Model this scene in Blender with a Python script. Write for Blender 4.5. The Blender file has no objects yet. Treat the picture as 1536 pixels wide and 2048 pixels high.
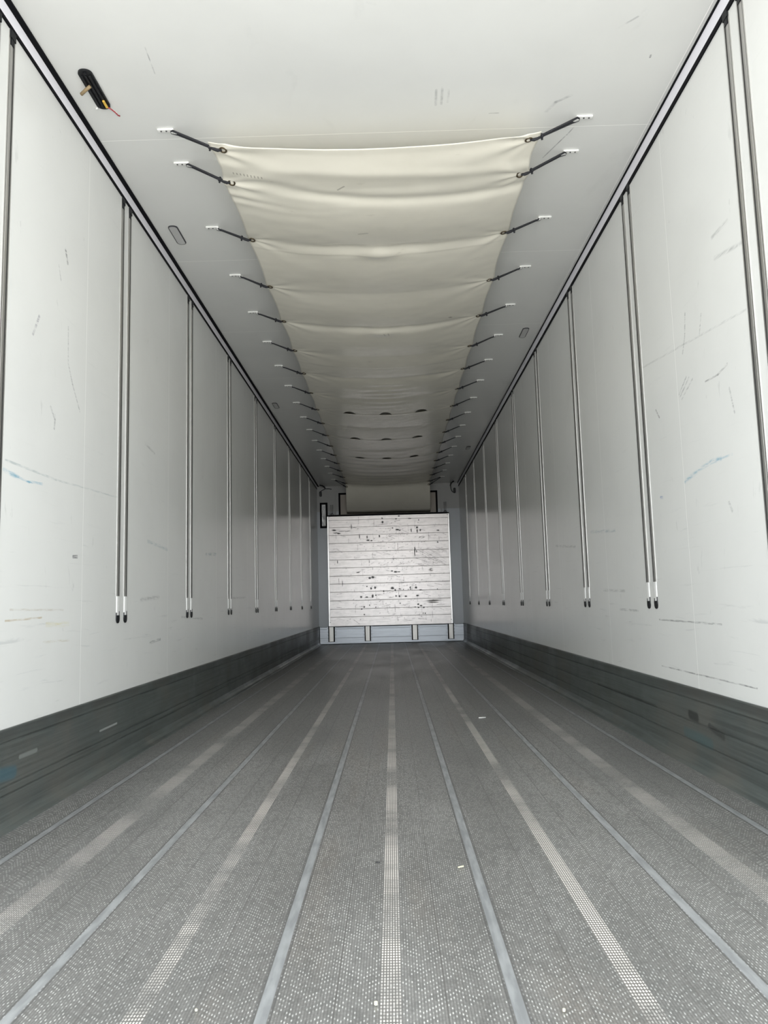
import bpy, bmesh, math, random
from mathutils import Vector, Matrix, noise

sc = bpy.context.scene
COL = sc.collection

# ---------------------------------------------------------------- camera
F_PX = 1540.61
YAW, PITCH, ROLL = -0.0077, 0.1175, -0.0268
CAM = Vector((0.0273, 0.0, 0.6712))
fw = Vector((math.sin(YAW) * math.cos(PITCH), math.cos(YAW) * math.cos(PITCH), math.sin(PITCH)))
r0 = Vector((math.cos(YAW), -math.sin(YAW), 0))
u0 = r0.cross(fw)
rr = math.cos(ROLL) * r0 + math.sin(ROLL) * u0
uu = -math.sin(ROLL) * r0 + math.cos(ROLL) * u0
cam_data = bpy.data.cameras.new('camera')
cam = bpy.data.objects.new('camera', cam_data)
COL.objects.link(cam)
cam_data.sensor_fit = 'HORIZONTAL'
cam_data.sensor_width = 36
cam_data.lens = F_PX / 1536 * 36
cam_data.clip_start = 0.02
M = Matrix((rr, uu, -fw)).transposed().to_4x4()
M.translation = CAM
cam.matrix_world = M
sc.camera = cam

# ---------------------------------------------------------------- daylight through the open end
Y0, D = -0.12, 13.18          # open end, front wall
W, H = 1.225, 2.70            # half width, height
world = bpy.data.worlds.new('daylight')
sc.world = world
world.use_nodes = True
nt = world.node_tree
nt.nodes.clear()
out = nt.nodes.new('ShaderNodeOutputWorld')
bg = nt.nodes.new('ShaderNodeBackground')
tc = nt.nodes.new('ShaderNodeTexCoord')
sep = nt.nodes.new('ShaderNodeSeparateXYZ')
cr = nt.nodes.new('ShaderNodeValToRGB')
mp = nt.nodes.new('ShaderNodeMapRange')
nt.links.new(tc.outputs['Generated'], sep.inputs[0])
nt.links.new(sep.outputs['Z'], mp.inputs['Value'])
mp.inputs['From Min'].default_value = -1
mp.inputs['From Max'].default_value = 1
nt.links.new(mp.outputs[0], cr.inputs[0])
GROUND, SKY = (0.80, 0.79, 0.76, 1), (0.92, 0.97, 1.0, 1)
cr.color_ramp.elements[0].position = 0.44
cr.color_ramp.elements[0].color = GROUND
cr.color_ramp.elements[1].position = 0.52
cr.color_ramp.elements[1].color = SKY
nt.links.new(cr.outputs[0], bg.inputs[0])
bg.inputs[1].default_value = 3.0
nt.links.new(bg.outputs[0], out.inputs[0])

pd = bpy.data.lights.new('door_portal', 'AREA')
pd.shape = 'RECTANGLE'
pd.size = 2 * W + .1
pd.size_y = H + .1
pd.cycles.is_portal = True
po = bpy.data.objects.new('door_portal', pd)
COL.objects.link(po)
po.location = (0, Y0 - .02, H / 2)
po.rotation_euler = (math.radians(90), 0, 0)   # -Z axis points to +Y, into the trailer

sc.view_settings.view_transform = 'Standard'
sc.view_settings.look = 'None'
sc.view_settings.gamma = 1
sc.view_settings.use_curve_mapping = False
sc.view_settings.exposure = 1.38
sc.cycles.max_bounces = 16
sc.cycles.diffuse_bounces = 12
sc.cycles.glossy_bounces = 8
sc.cycles.caustics_reflective = True
sc.cycles.sample_clamp_indirect = 6.0
sc.cycles.use_denoising = True

# ---------------------------------------------------------------- node helpers
class NG:
    def __init__(s, name):
        s.m = bpy.data.materials.new(name)
        s.m.use_nodes = True
        s.t = s.m.node_tree
        s.bsdf = s.t.nodes['Principled BSDF']
        s.n = s.t.nodes
        g = s.n.new('ShaderNodeNewGeometry')
        s.pos = g.outputs['Position']
        sp = s.n.new('ShaderNodeSeparateXYZ')
        s.t.links.new(s.pos, sp.inputs[0])
        s.x, s.y, s.z = sp.outputs
    def L(s, a, b):
        if isinstance(a, (int, float)):
            b.default_value = a
        elif isinstance(a, (tuple, list)):
            b.default_value = a
        else:
            s.t.links.new(a, b)
    def ma(s, op, a, b=0.0, c=0.0):
        n = s.n.new('ShaderNodeMath')
        n.operation = op
        s.L(a, n.inputs[0]); s.L(b, n.inputs[1]); s.L(c, n.inputs[2])
        return n.outputs[0]
    def vec(s, x, y, z):
        n = s.n.new('ShaderNodeCombineXYZ')
        s.L(x, n.inputs[0]); s.L(y, n.inputs[1]); s.L(z, n.inputs[2])
        return n.outputs[0]
    def noise(s, v, scale, detail=3, rough=.5, dist=0):
        n = s.n.new('ShaderNodeTexNoise')
        s.L(v, n.inputs['Vector'])
        n.inputs['Scale'].default_value = scale
        n.inputs['Detail'].default_value = detail
        n.inputs['Roughness'].default_value = rough
        n.inputs['Distortion'].default_value = dist
        return n.outputs[0]
    def rng(s, v, a, b, c=0.0, d=1.0, smooth=True):
        n = s.n.new('ShaderNodeMapRange')
        n.interpolation_type = 'SMOOTHSTEP' if smooth else 'LINEAR'
        s.L(v, n.inputs['Value'])
        n.inputs['From Min'].default_value = a
        n.inputs['From Max'].default_value = b
        n.inputs['To Min'].default_value = c
        n.inputs['To Max'].default_value = d
        return n.outputs[0]
    def mix(s, f, a, b, mode='MIX'):
        n = s.n.new('ShaderNodeMix')
        n.data_type = 'RGBA'
        n.blend_type = mode
        s.L(f, n.inputs[0])
        s.L(c4(a), n.inputs[6]); s.L(c4(b), n.inputs[7])
        return n.outputs[2]
    def white(s, v):
        n = s.n.new('ShaderNodeTexWhiteNoise')
        n.noise_dimensions = '2D'
        s.L(v, n.inputs['Vector'])
        return n.outputs['Value']
    def bump(s, h, strength=.3, dist=.001):
        n = s.n.new('ShaderNodeBump')
        n.inputs['Strength'].default_value = strength
        n.inputs['Distance'].default_value = dist
        s.L(h, n.inputs['Height'])
        s.L(n.outputs[0], s.bsdf.inputs['Normal'])
    def set(s, col=None, rough=None, metal=None, spec=None):
        if col is not None: s.L(c4(col), s.bsdf.inputs['Base Color'])
        if rough is not None: s.L(rough, s.bsdf.inputs['Roughness'])
        if metal is not None: s.L(metal, s.bsdf.inputs['Metallic'])
        if spec is not None: s.L(spec, s.bsdf.inputs['Specular IOR Level'])
        return s.m
    def seg(s, a, b, p0, p1, w, soft=.6):
        """soft mask of a mark running from p0 to p1 in the (a, b) plane"""
        dx, dy = p1[0] - p0[0], p1[1] - p0[1]
        l2 = dx * dx + dy * dy + 1e-9
        ax = s.ma('SUBTRACT', a, p0[0]); by = s.ma('SUBTRACT', b, p0[1])
        t = s.ma('ADD', s.ma('MULTIPLY', ax, dx / l2), s.ma('MULTIPLY', by, dy / l2))
        n = s.t.nodes.new('ShaderNodeClamp'); s.L(t, n.inputs[0]); t = n.outputs[0]
        ex = s.ma('SUBTRACT', ax, s.ma('MULTIPLY', t, dx))
        ey = s.ma('SUBTRACT', by, s.ma('MULTIPLY', t, dy))
        d = s.ma('SQRT', s.ma('ADD', s.ma('MULTIPLY', ex, ex), s.ma('MULTIPLY', ey, ey)))
        return s.rng(d, w * (1 - soft), w, 1, 0)

def c4(c):
    if isinstance(c, (tuple, list)) and len(c) == 3:
        return (c[0], c[1], c[2], 1)
    return c

def plain(name, col, rough=.5, metal=0.0, vary=.12, scale=60):
    g = NG(name)
    n = g.noise(g.pos, scale, 3)
    dark = tuple(v * (1 - vary) for v in col)
    lite = tuple(min(1, v * (1 + vary)) for v in col)
    return g.set(g.mix(n, dark, lite), rough, metal)

# ---------------------------------------------------------------- materials
def white_panel(name, axis, marks, seam0, base):
    """painted smooth panel: light sealed seams every 1.196 m, grime, scuff marks"""
    g = NG(name)
    a, b = (g.y, g.z) if axis == 'wall' else (g.x, g.y)
    yy = g.y
    # seams
    f = g.ma('ABSOLUTE', g.ma('SUBTRACT', g.ma('MODULO', g.ma('ADD', yy, 1.196 * 20.5 - seam0), 1.196), .598))
    seam = g.rng(f, .0014, .0032, 1, 0)
    side = g.rng(f, .0045, .0065, 1, 0)
    # grime: faint clouds and fine, mostly horizontal scratches
    cloud = g.noise(g.pos, 1.6, 4, .6)
    col = g.mix(g.rng(cloud, .35, .75), base, tuple(v * .955 for v in base))
    if axis == 'wall':
        low = g.rng(g.z, .45, 1.35, 1.0, .25)
        sv = g.vec(g.ma('MULTIPLY', g.y, 1.6), g.ma('MULTIPLY', g.z, 26), 1.3)
        st = g.noise(sv, 1.7, 6, .62, .7)
        m = g.ma('MULTIPLY', g.rng(st, .60, .75), g.ma('MULTIPLY', low, .34))
        col = g.mix(m, col, (.42, .44, .45))
        sv2 = g.vec(g.ma('MULTIPLY', g.y, 9), g.ma('ADD', g.ma('MULTIPLY', g.z, 3.2), g.ma('MULTIPLY', g.y, 4)), 4.7)
        st2 = g.noise(sv2, 2.3, 5, .6, .4)
        col = g.mix(g.ma('MULTIPLY', g.rng(st2, .665, .74), .22), col, (.36, .37, .37))
    else:
        st = g.noise(g.vec(g.ma('MULTIPLY', g.x, 2), g.y, .3), 2.2, 5, .6, .5)
        col = g.mix(g.ma('MULTIPLY', g.rng(st, .62, .75), .10), col, (.45, .46, .46))
    sa = g.vec(g.ma('MULTIPLY', a, 14), g.ma('MULTIPLY', b, 120 if axis == 'wall' else 14), 2)
    brk = g.ma('MULTIPLY', g.rng(g.noise(sa, 1.0, 4, .65), .36, .62, .05, 1), g.rng(g.noise(g.pos, 18, 3, .6), .25, .6, .35, 1))
    for p0, p1, w, mc, k in marks:
        s_ = g.seg(a, b, p0, p1, w, 1.0 if w >= .012 else .6)
        col = g.mix(g.ma('MULTIPLY', s_, g.ma('MULTIPLY', brk, k)), col, mc)
    col = g.mix(g.ma('MULTIPLY', side, .10), col, (.4, .4, .4))
    col = g.mix(seam, col, (1.0, 1.0, .98))
    rough = .24
    return g.set(col, rough, 0, .5)

GR, DG, BL = (.30, .31, .32), (.12, .12, .13), (.16, .40, .55)
left_marks = [
    ((2.46, 1.134), (2.56, 1.126), .012, BL, .8), ((2.56, 1.126), (2.64, 1.121), .006, BL, .6), ((2.62, 1.122), (2.74, 1.131), .006, BL, .7),
    ((2.93, 1.79), (2.936, 1.644), .006, GR, .5), ((2.936, 1.644), (2.98, 1.572), .006, GR, .6), ((2.98, 1.572), (3.057, 1.48), .006, GR, .6),
    ((2.68, 1.737), (2.636, 1.655), .009, (.3, .29, .34), .8), ((2.79, 1.43), (2.83, 1.39), .008, GR, .5), ((2.83, 1.39), (2.825, 1.355), .008, GR, .5),
    ((2.47, 1.169), (2.85, 1.164), .006, (.3, .38, .4), .5), ((2.85, 1.164), (3.5, 1.187), .005, (.3, .38, .4), .4),
    ((3.02, .885), (3.06, .887), .009, DG, 1.0), ((2.80, .627), (2.99, .622), .014, (.72, .66, .36), .55),
    ((2.50, .646), (2.76, .652), .005, (.5, .40, .25), .7), ((2.53, .682), (2.94, .677), .005, (.55, .5, .42), .5), ((2.78, .564), (3.0, .561), .006, (.55, .5, .38), .5),
    ((2.89, 2.09), (2.91, 2.045), .010, DG, .8), ((2.832, 2.0), (2.853, 1.95), .006, GR, .6), ((4.0, .50), (4.18, .51), .010, GR, .8),
    ((3.85, .72), (4.15, .735), .016, GR, .55), ((5.2, 1.03), (5.5, 1.05), .018, (.25, .36, .42), .6), ((3.95, 1.02), (4.3, 1.0), .014, (.25, .38, .44), .5),
    ((6.0, .74), (6.6, .75), .014, GR, .5), ((4.6, .62), (5.1, .60), .012, GR, .5), ((3.9, 1.52), (4.05, 1.50), .012, GR, .5)]
right_marks = [
    ((3.095, 1.127), (2.95, 1.149), .014, BL, .75), ((2.95, 1.149), (2.83, 1.159), .012, BL, .6), ((2.84, 1.160), (2.747, 1.156), .013, BL, .8), ((2.747, 1.156), (2.653, 1.153), .006, BL, .4),
    ((2.97, 1.787), (2.99, 1.696), .006, GR, .7), ((2.99, 1.696), (3.024, 1.638), .006, GR, .7), ((2.82, 1.726), (2.85, 1.655), .006, GR, .6),
    ((2.637, 1.472), (2.718, 1.458), .006, DG, .7), ((2.718, 1.458), (2.83, 1.464), .005, DG, .6),
    ((3.005, 1.535), (3.09, 1.488), .006, GR, .6), ((2.98, 1.525), (3.08, 1.475), .006, GR, .6), ((2.944, 1.51), (3.065, 1.46), .006, GR, .5),
    ((2.636, 1.384), (2.611, 1.292), .007, GR, .6), ((2.468, 1.604), (3.5, 1.729), .006, GR, .35),
    ((3.51, .564), (2.85, .561), .005, DG, .65), ((3.52, .360), (3.14, .358), .004, DG, .7), ((3.14, .358), (2.61, .358), .004, DG, .8),
    ((3.37, 1.492), (3.333, 1.449), .007, DG, .6), ((3.386, 1.101), (3.36, 1.098), .009, (.2, .27, .5), .8),
    ((2.55, 1.957), (2.68, 1.959), .012, GR, .5), ((2.45, 1.83), (2.67, 1.876), .012, GR, .5), ((2.69, .96), (2.71, .99), .01, GR, .5),
    ((4.1, 1.02), (4.6, 1.06), .014, (.28, .38, .44), .5), ((5.0, 1.0), (5.6, 1.05), .014, GR, .5), ((4.0, .70), (4.4, .71), .012, GR, .5), ((3.8, .60), (4.1, .605), .008, GR, .6)]
ceil_marks = [
    ((-.816, 2.575), (-.823, 2.716), .003, GR, .8), ((.262, 2.955), (.259, 2.86), .007, GR, .45), ((.285, 2.95), (.283, 2.845), .007, GR, .5), ((.31, 2.94), (.31, 2.86), .006, GR, .45),
    ((.781, 3.362), (.854, 3.185), .004, GR, .8), ((.854, 3.19), (.873, 3.13), .004, GR, .8), ((.73, 3.021), (.757, 2.96), .012, GR, .45), ((.757, 2.96), (.812, 2.919), .010, GR, .45),
    ((.892, 2.558), (.95, 2.503), .006, GR, .45), ((1.061, 2.70), (1.062, 2.712), .005, DG, 1), ((-.001, 2.398), (.024, 2.406), .008, GR, .5), ((.49, 3.02), (.53, 3.02), .004, GR, .6)]
M_WL = white_panel('white_panel_left', 'wall', left_marks, 3.112, (.81, .815, .80))
M_WR = white_panel('white_panel_right', 'wall', right_marks, 3.105, (.81, .815, .80))
M_CE = white_panel('white_panel_ceiling', 'ceil', ceil_marks, 3.130, (.80, .805, .79))

def floor_mat():
    g = NG('ribbed_floor_plate')
    x = g.ma('SUBTRACT', g.x, .006)
    P = .425
    ms = g.ma('SUBTRACT', g.ma('MODULO', g.ma('ADD', x, P * 10.5), P), P / 2)        # from worn strips
    mf = g.ma('SUBTRACT', g.ma('MODULO', g.ma('ADD', x, P * 10), P), P / 2)          # from smooth strips
    a_s = g.ma('ABSOLUTE', ms); a_f = g.ma('ABSOLUTE', mf)
    outer = g.rng(g.ma('ABSOLUTE', x), .60, .63, 0, 1)
    wid = g.ma('ADD', .0185, g.ma('MULTIPLY', outer, .012))
    worn = g.rng(g.ma('SUBTRACT', a_s, wid), -.002, .001, 1, 0)
    flat = g.rng(a_f, .0098, .0110, 1, 0)
    groove = g.ma('MULTIPLY', g.rng(a_f, .0110, .0118, 0, 1), g.rng(a_f, .0155, .0170, 1, 0))
    joint = g.rng(g.ma('ABSOLUTE', g.ma('SUBTRACT', a_f, .118)), .0010, .0022, 1, 0)
    # ribs run along the trailer, 5.4 mm apart; studs along every rib
    PX = .0054
    cx = g.ma('DIVIDE', g.ma('ADD', x, .0027), PX)
    i = g.ma('FLOOR', cx)
    fx = g.ma('ABSOLUTE', g.ma('SUBTRACT', g.ma('FRACT', cx), .5))
    rib = g.rng(fx, .20, .44, 1, 0)
    # worn strips: regular rows of bright studs
    cy = g.ma('DIVIDE', g.y, .0108)
    fy = g.ma('ABSOLUTE', g.ma('SUBTRACT', g.ma('FRACT', cy), .5))
    stud = g.ma('MULTIPLY', g.rng(fx, .22, .40, 1, 0), g.rng(fy, .20, .42, 1, 0))
    # ribbed fields: short bright dashes in chevrons
    tri = g.ma('PINGPONG', g.ma('MULTIPLY', i, .31), 3.1)
    cy2 = g.ma('ADD', g.ma('DIVIDE', g.y, .0150), tri)
    j2 = g.ma('FLOOR', cy2)
    fy2 = g.ma('ABSOLUTE', g.ma('SUBTRACT', g.ma('FRACT', cy2), .5))
    rnd = g.white(g.vec(i, j2, 0))
    dash = g.ma('MULTIPLY', g.rng(fx, .12, .30, 1, 0), g.rng(fy2, .12, .27, 1, 0))
    dash = g.ma('MULTIPLY', dash, g.rng(rnd, .2, .85, .05, 1))
    # wear: large patches and lengthwise streaks
    big = g.noise(g.vec(g.ma('MULTIPLY', g.x, 2.2), g.y, 0), 1.1, 4, .6)
    strk = g.noise(g.vec(g.ma('MULTIPLY', g.x, 22), g.ma('MULTIPLY', g.y, .5), 2), 1.2, 4, .6)
    fine = g.noise(g.pos, 160, 2, .5)
    base = g.mix(g.rng(big, .3, .7), (.172, .170, .164), (.250, .247, .240))
    base = g.mix(g.ma('MULTIPLY', g.rng(strk, .42, .68), .45), base, (.17, .165, .158))
    brown = g.noise(g.vec(g.ma('MULTIPLY', g.x, 6), g.ma('MULTIPLY', g.y, .8), 7), 1.2, 3, .5)
    base = g.mix(g.ma('MULTIPLY', g.rng(brown, .55, .75), .35), base, (.22, .19, .16))
    base = g.mix(g.ma('MULTIPLY', g.rng(fine, .4, .7), .25), base, (.42, .42, .41))
    hat = g.noise(g.vec(g.ma('ADD', g.ma('MULTIPLY', g.x, 34), g.ma('MULTIPLY', g.y, 9)), g.ma('SUBTRACT', g.ma('MULTIPLY', g.y, 26), g.ma('MULTIPLY', g.x, 8)), 1), 1.1, 2, .5)
    base = g.mix(g.ma('MULTIPLY', g.rng(hat, .50, .60), .28), base, (.11, .112, .11))
    base = g.mix(g.ma('MULTIPLY', g.ma('SUBTRACT', 1, rib), .42), base, (.12, .12, .115))
    dk = g.ma('MULTIPLY', dash, g.rng(big, .25, .7, .55, 1.0))
    col = g.mix(g.ma('MULTIPLY', dk, .85), base, (.76, .76, .745))
    wearv = g.rng(g.noise(g.vec(g.ma('MULTIPLY', i, .004), g.ma('MULTIPLY', g.y, 2.2), 5), 1.4, 4, .6), .36, .60, .15, 1)
    fadeo = g.ma('SUBTRACT', 1, g.ma('MULTIPLY', outer, .35))
    wcol = g.mix(stud, (.15, .14, .13), (.88, .84, .80))
    wf = g.ma('MULTIPLY', worn, g.ma('MULTIPLY', wearv, fadeo))
    col = g.mix(wf, col, wcol)
    fcol = g.mix(g.rng(g.noise(g.vec(g.ma('MULTIPLY', g.x, 30), g.ma('MULTIPLY', g.y, 5), 0), 2, 3), .3, .7), (.25, .260, .268), (.37, .382, .392))
    col = g.mix(flat, col, fcol)
    col = g.mix(g.ma('MULTIPLY', groove, .6), col, (.10, .10, .10))
    col = g.mix(g.ma('MULTIPLY', joint, .55), col, (.12, .115, .11))
    hgt = g.ma('ADD', g.ma('MULTIPLY', rib, .45), g.ma('ADD', g.ma('MULTIPLY', dash, .5), g.ma('MULTIPLY', g.ma('MULTIPLY', worn, stud), .6)))
    hgt = g.ma('MULTIPLY', hgt, g.ma('SUBTRACT', 1, flat))
    hgt = g.ma('ADD', hgt, g.ma('MULTIPLY', flat, .8))
    g.bump(hgt, .45, .0012)
    met = g.ma('ADD', .30, g.ma('MULTIPLY', wf, -.15))
    rough = g.rng(big, .3, .7, .36, .44)
    return g.set(col, rough, met, .5)
M_FLOOR = floor_mat()

def kick_mat(name, marks):
    g = NG(name)
    sv = g.vec(g.ma('MULTIPLY', g.y, 1.1), g.ma('MULTIPLY', g.z, 42), g.ma('MULTIPLY', g.x, .5))
    st = g.noise(sv, 1.8, 6, .65, .5)
    col = g.mix(g.rng(st, .35, .7), (.100, .115, .110), (.062, .071, .068))
    cl = g.noise(g.pos, 2.2, 4, .6)
    col = g.mix(g.ma('MULTIPLY', g.rng(cl, .45, .7), .5), col, (.15, .14, .122))
    sc_ = g.noise(g.vec(g.ma('MULTIPLY', g.y, 2.2), g.ma('MULTIPLY', g.z, 60), 9), 2.0, 4, .6, .3)
    col = g.mix(g.ma('MULTIPLY', g.rng(sc_, .70, .76), .5), col, (.34, .36, .35))
    for p0, p1, w, mc, k in marks:
        col = g.mix(g.ma('MULTIPLY', g.seg(g.y, g.z, p0, p1, w), k), col, mc)
    top = g.rng(g.z, .262, .285, 0, .45)
    col = g.mix(g.ma('MULTIPLY', top, g.rng(cl, .3, .6)), col, (.045, .043, .040))
    g.bump(st, .25, .002)
    return g.set(col, g.rng(cl, .3, .7, .34, .5), 0.1, .5)
M_KL = kick_mat('grey_kick_plate_left', [((2.45, .17), (2.56, .16), .03, (.05, .13, .17), .6), ((3.3, .17), (3.5, .172), .006, (.4, .42, .41), .7), ((2.6, .20), (2.72, .20), .010, (.25, .27, .26), .6)])
M_KR = kick_mat('grey_kick_plate_right', [((3.19, .193), (3.12, .190), .026, (.03, .032, .03), .8), ((3.0, .176), (2.88, .155), .018, (.04, .042, .04), .7), ((3.25, .115), (3.0, .11), .03, (.06, .12, .13), .5), ((4.6, .17), (3.6, .172), .010, (.03, .032, .03), .6)])

def metal(name, col=(.72, .71, .69), rough=.32, metallic=.9, streak='z', amt=.25):
    g = NG(name)
    k = 60 if streak == 'z' else 6
    v = g.vec(g.ma('MULTIPLY', g.x, k if streak != 'x' else 2), g.ma('MULTIPLY', g.y, k if streak != 'y' else 2), g.ma('MULTIPLY', g.z, 1.5 if streak == 'z' else 60))
    n = g.noise(v, 2, 4, .6)
    return g.set(g.mix(g.ma('MULTIPLY', g.rng(n, .35, .7), amt), col, tuple(c * .5 for c in col)), rough, metallic)
M_TRACK = metal('track_aluminium', (.56, .55, .53), .36, .8, 'z', .4)
M_TRIM = plain('pale_cornice_profile', (.86, .85, .91), .3, 0, .02)
M_BLACK = plain('black_rubber', (.004, .004, .006), .75, 0, .2)
M_BLACK.node_tree.nodes['Principled BSDF'].inputs['Specular IOR Level'].default_value = .15
M_BLACKP = plain('black_plastic', (.009, .010, .012), .45, 0, .2)
M_BLACKP.node_tree.nodes['Principled BSDF'].inputs['Specular IOR Level'].default_value = .3
M_WHITE = plain('white_plastic', (.88, .88, .86), .4, 0, .03)
M_BRASS = metal('aged_brass', (.13, .10, .06), .42, .8, 'x', .5)
M_DARKBAND = plain('black_elastic_cord', (.020, .021, .026), .75, 0, .35, 400)
M_LENS = plain('frosted_grey_lens', (.55, .55, .55), .3, 0, .15, 300)
M_BEZEL = plain('dark_bezel', (.05, .05, .055), .4, 0, .1)
M_SCREW = metal('dark_screw', (.18, .18, .18), .4, .8, 'x', .2)
M_GREYWALL = plain('blue_grey_front_panel', (.58, .61, .64), .24, 0, .05, 3)
M_TOPWALL = plain('pale_grey_upper_front_panel', (.46, .46, .45), .45, 0, .05, 3)
M_BEIGE = plain('beige_outlet_panel', (.50, .45, .39), .5, 0, .05, 5)
M_KICKB = metal('pale_kick_aluminium', (.40, .42, .45), .38, .8, 'x', .3)
M_CHAN = metal('worn_channel_aluminium', (.60, .58, .55), .38, .7, 'z', .6)
M_EDGE = metal('edge_trim_aluminium', (.66, .645, .63), .28, .9, 'z', .6)
M_CHIPW = plain('pale_chip', (.62, .60, .44), .7)
M_CHIPD = plain('dark_chip', (.03, .03, .03), .7)
M_COPPER = plain('brown_stub', (.30, .22, .12), .6, 0, .2)
M_YELLOW = plain('yellow_plug', (.75, .48, .08), .5)
M_RED = plain('red_wire', (.30, .03, .04), .5)
M_TUBE = metal('dull_steel', (.35, .35, .35), .4, .8, 'x', .2)

def canvas_mat():
    g = NG('cream_canvas')
    wv = g.ma('MULTIPLY', g.ma('SINE', g.ma('MULTIPLY', g.x, 2600)), g.ma('SINE', g.ma('MULTIPLY', g.y, 2600)))
    n = g.noise(g.pos, 3, 4, .6)
    col = g.mix(g.rng(n, .35, .7), (.87, .835, .735), (.83, .795, .695))
    stain = g.noise(g.vec(g.ma('MULTIPLY', g.x, 3), g.ma('MULTIPLY', g.y, 8), 3), 2, 4, .6)
    col = g.mix(g.ma('MULTIPLY', g.rng(stain, .66, .74), .25), col, (.5, .46, .38))
    brk = g.rng(g.noise(g.pos, 200, 2), .3, .6)
    # small stamped ticks near the first eyelets, a few dots of dirt
    fx = g.ma('ABSOLUTE', g.ma('SUBTRACT', g.ma('FRACT', g.ma('MULTIPLY', g.x, 1 / .0155)), .5))
    tick = g.ma('MULTIPLY', g.rng(fx, .14, .22, 1, 0), g.seg(g.x, g.y, (-.625, 3.225), (-.50, 3.235), .010, .15))
    col = g.mix(g.ma('MULTIPLY', tick, .55), col, (.25, .22, .17))
    for p0, p1, w, k in [((.47, 5.02), (.475, 5.03), .016, .5), ((.02, 5.19), (.03, 5.24), .006, .4), ((.05, 5.19), (.055, 5.24), .006, .4), ((-.17, 3.32), (-.14, 3.29), .006, .5), ((-.09, 3.72), (-.05, 3.71), .01, .3)]:
        col = g.mix(g.ma('MULTIPLY', g.seg(g.x, g.y, p0, p1, w), k), col, (.22, .20, .16))
    g.bump(wv, .03, .0005)
    m = g.set(col, .25, 0, .75)
    return m
M_CANVAS = canvas_mat()

def board_mat():
    g = NG('scuffed_board_aluminium')
    at = g.n.new('ShaderNodeAttribute'); at.attribute_name = 'scuff'
    sv = g.vec(g.ma('MULTIPLY', g.x, 1.5), 0, g.ma('MULTIPLY', g.z, 90))
    n = g.noise(sv, 2, 5, .6)
    sm = g.noise(g.vec(g.ma('MULTIPLY', g.x, 5), 0, g.ma('MULTIPLY', g.z, 9)), 2, 5, .65)
    col = g.mix(g.rng(n, .35, .75), (.52, .49, .475), (.38, .355, .345))
    col = g.mix(g.ma('MULTIPLY', g.rng(sm, .42, .66), .55), col, (.38, .36, .35))
    sp = g.noise(g.vec(g.ma('MULTIPLY', g.x, 16), 3, g.ma('MULTIPLY', g.z, 60)), 2, 4, .6)
    col = g.mix(g.ma('MULTIPLY', g.rng(sp, .655, .72), .5), col, (.22, .21, .20))
    col = g.mix(at.outputs['Fac'], col, (.03, .028, .026))
    met = g.ma('MULTIPLY', g.ma('SUBTRACT', 1, at.outputs['Fac']), .85)
    g.bump(g.ma('ADD', g.noise(g.vec(g.ma('MULTIPLY', g.x, 4), 0, g.ma('MULTIPLY', g.z, 8)), 2, 3), g.ma('MULTIPLY', n, .15)), .12, .004)
    return g.set(col, .34, met)
M_BOARD = board_mat()

# ---------------------------------------------------------------- mesh helpers
def link_mesh(name, bm, mats, parent=None, smooth=False):
    me = bpy.data.meshes.new(name)
    bmesh.ops.recalc_face_normals(bm, faces=bm.faces)
    bm.to_mesh(me); bm.free()
    for m in (mats if isinstance(mats, (list, tuple)) else [mats]):
        me.materials.append(m)
    if smooth:
        me.polygons.foreach_set('use_smooth', [True] * len(me.polygons))
    o = bpy.data.objects.new(name, me)
    COL.objects.link(o)
    if parent is not None:
        o.parent = parent
    return o

def empty(name, loc=(0, 0, 0)):
    o = bpy.data.objects.new(name, None)
    o.empty_display_size = .1
    o.location = loc
    COL.objects.link(o)
    return o

def tag(o, label=None, cat=None, group=None, kind=None):
    if label: o['label'] = label
    if cat: o['category'] = cat
    if group: o['group'] = group
    if kind: o['kind'] = kind
    return o

def box(bm, x0, x1, y0, y1, z0, z1, mi=0, bev=0):
    r = bmesh.ops.create_cube(bm, size=1)
    vs = r['verts']
    for v in vs:
        v.co = Vector(((x0 + x1) / 2 + v.co.x * (x1 - x0), (y0 + y1) / 2 + v.co.y * (y1 - y0), (z0 + z1) / 2 + v.co.z * (z1 - z0)))
    fs = set(f for v in vs for f in v.link_faces)
    if bev:
        es = list(set(e for v in vs for e in v.link_edges))
        rb = bmesh.ops.bevel(bm, geom=es, offset=bev, segments=2, affect='EDGES', profile=.5)
        fs = set(f for f in rb['faces']) | set(f for f in fs if f.is_valid)
    for f in fs:
        if f.is_valid: f.material_index = mi
    return vs

def prism(bm, pts, lo, hi, place, mi=0, seg_mi=None):
    """closed outline pts extruded from lo to hi; place(a, b, t) -> xyz"""
    A = [bm.verts.new(place(a, b, lo)) for a, b in pts]
    B = [bm.verts.new(place(a, b, hi)) for a, b in pts]
    n = len(pts)
    for k in range(n):
        f = bm.faces.new((A[k], A[(k + 1) % n], B[(k + 1) % n], B[k]))
        f.material_index = seg_mi[k] if seg_mi else mi
    for V in (A, B):
        f = bm.faces.new(V if V is A else V[::-1]); f.material_index = mi

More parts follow.
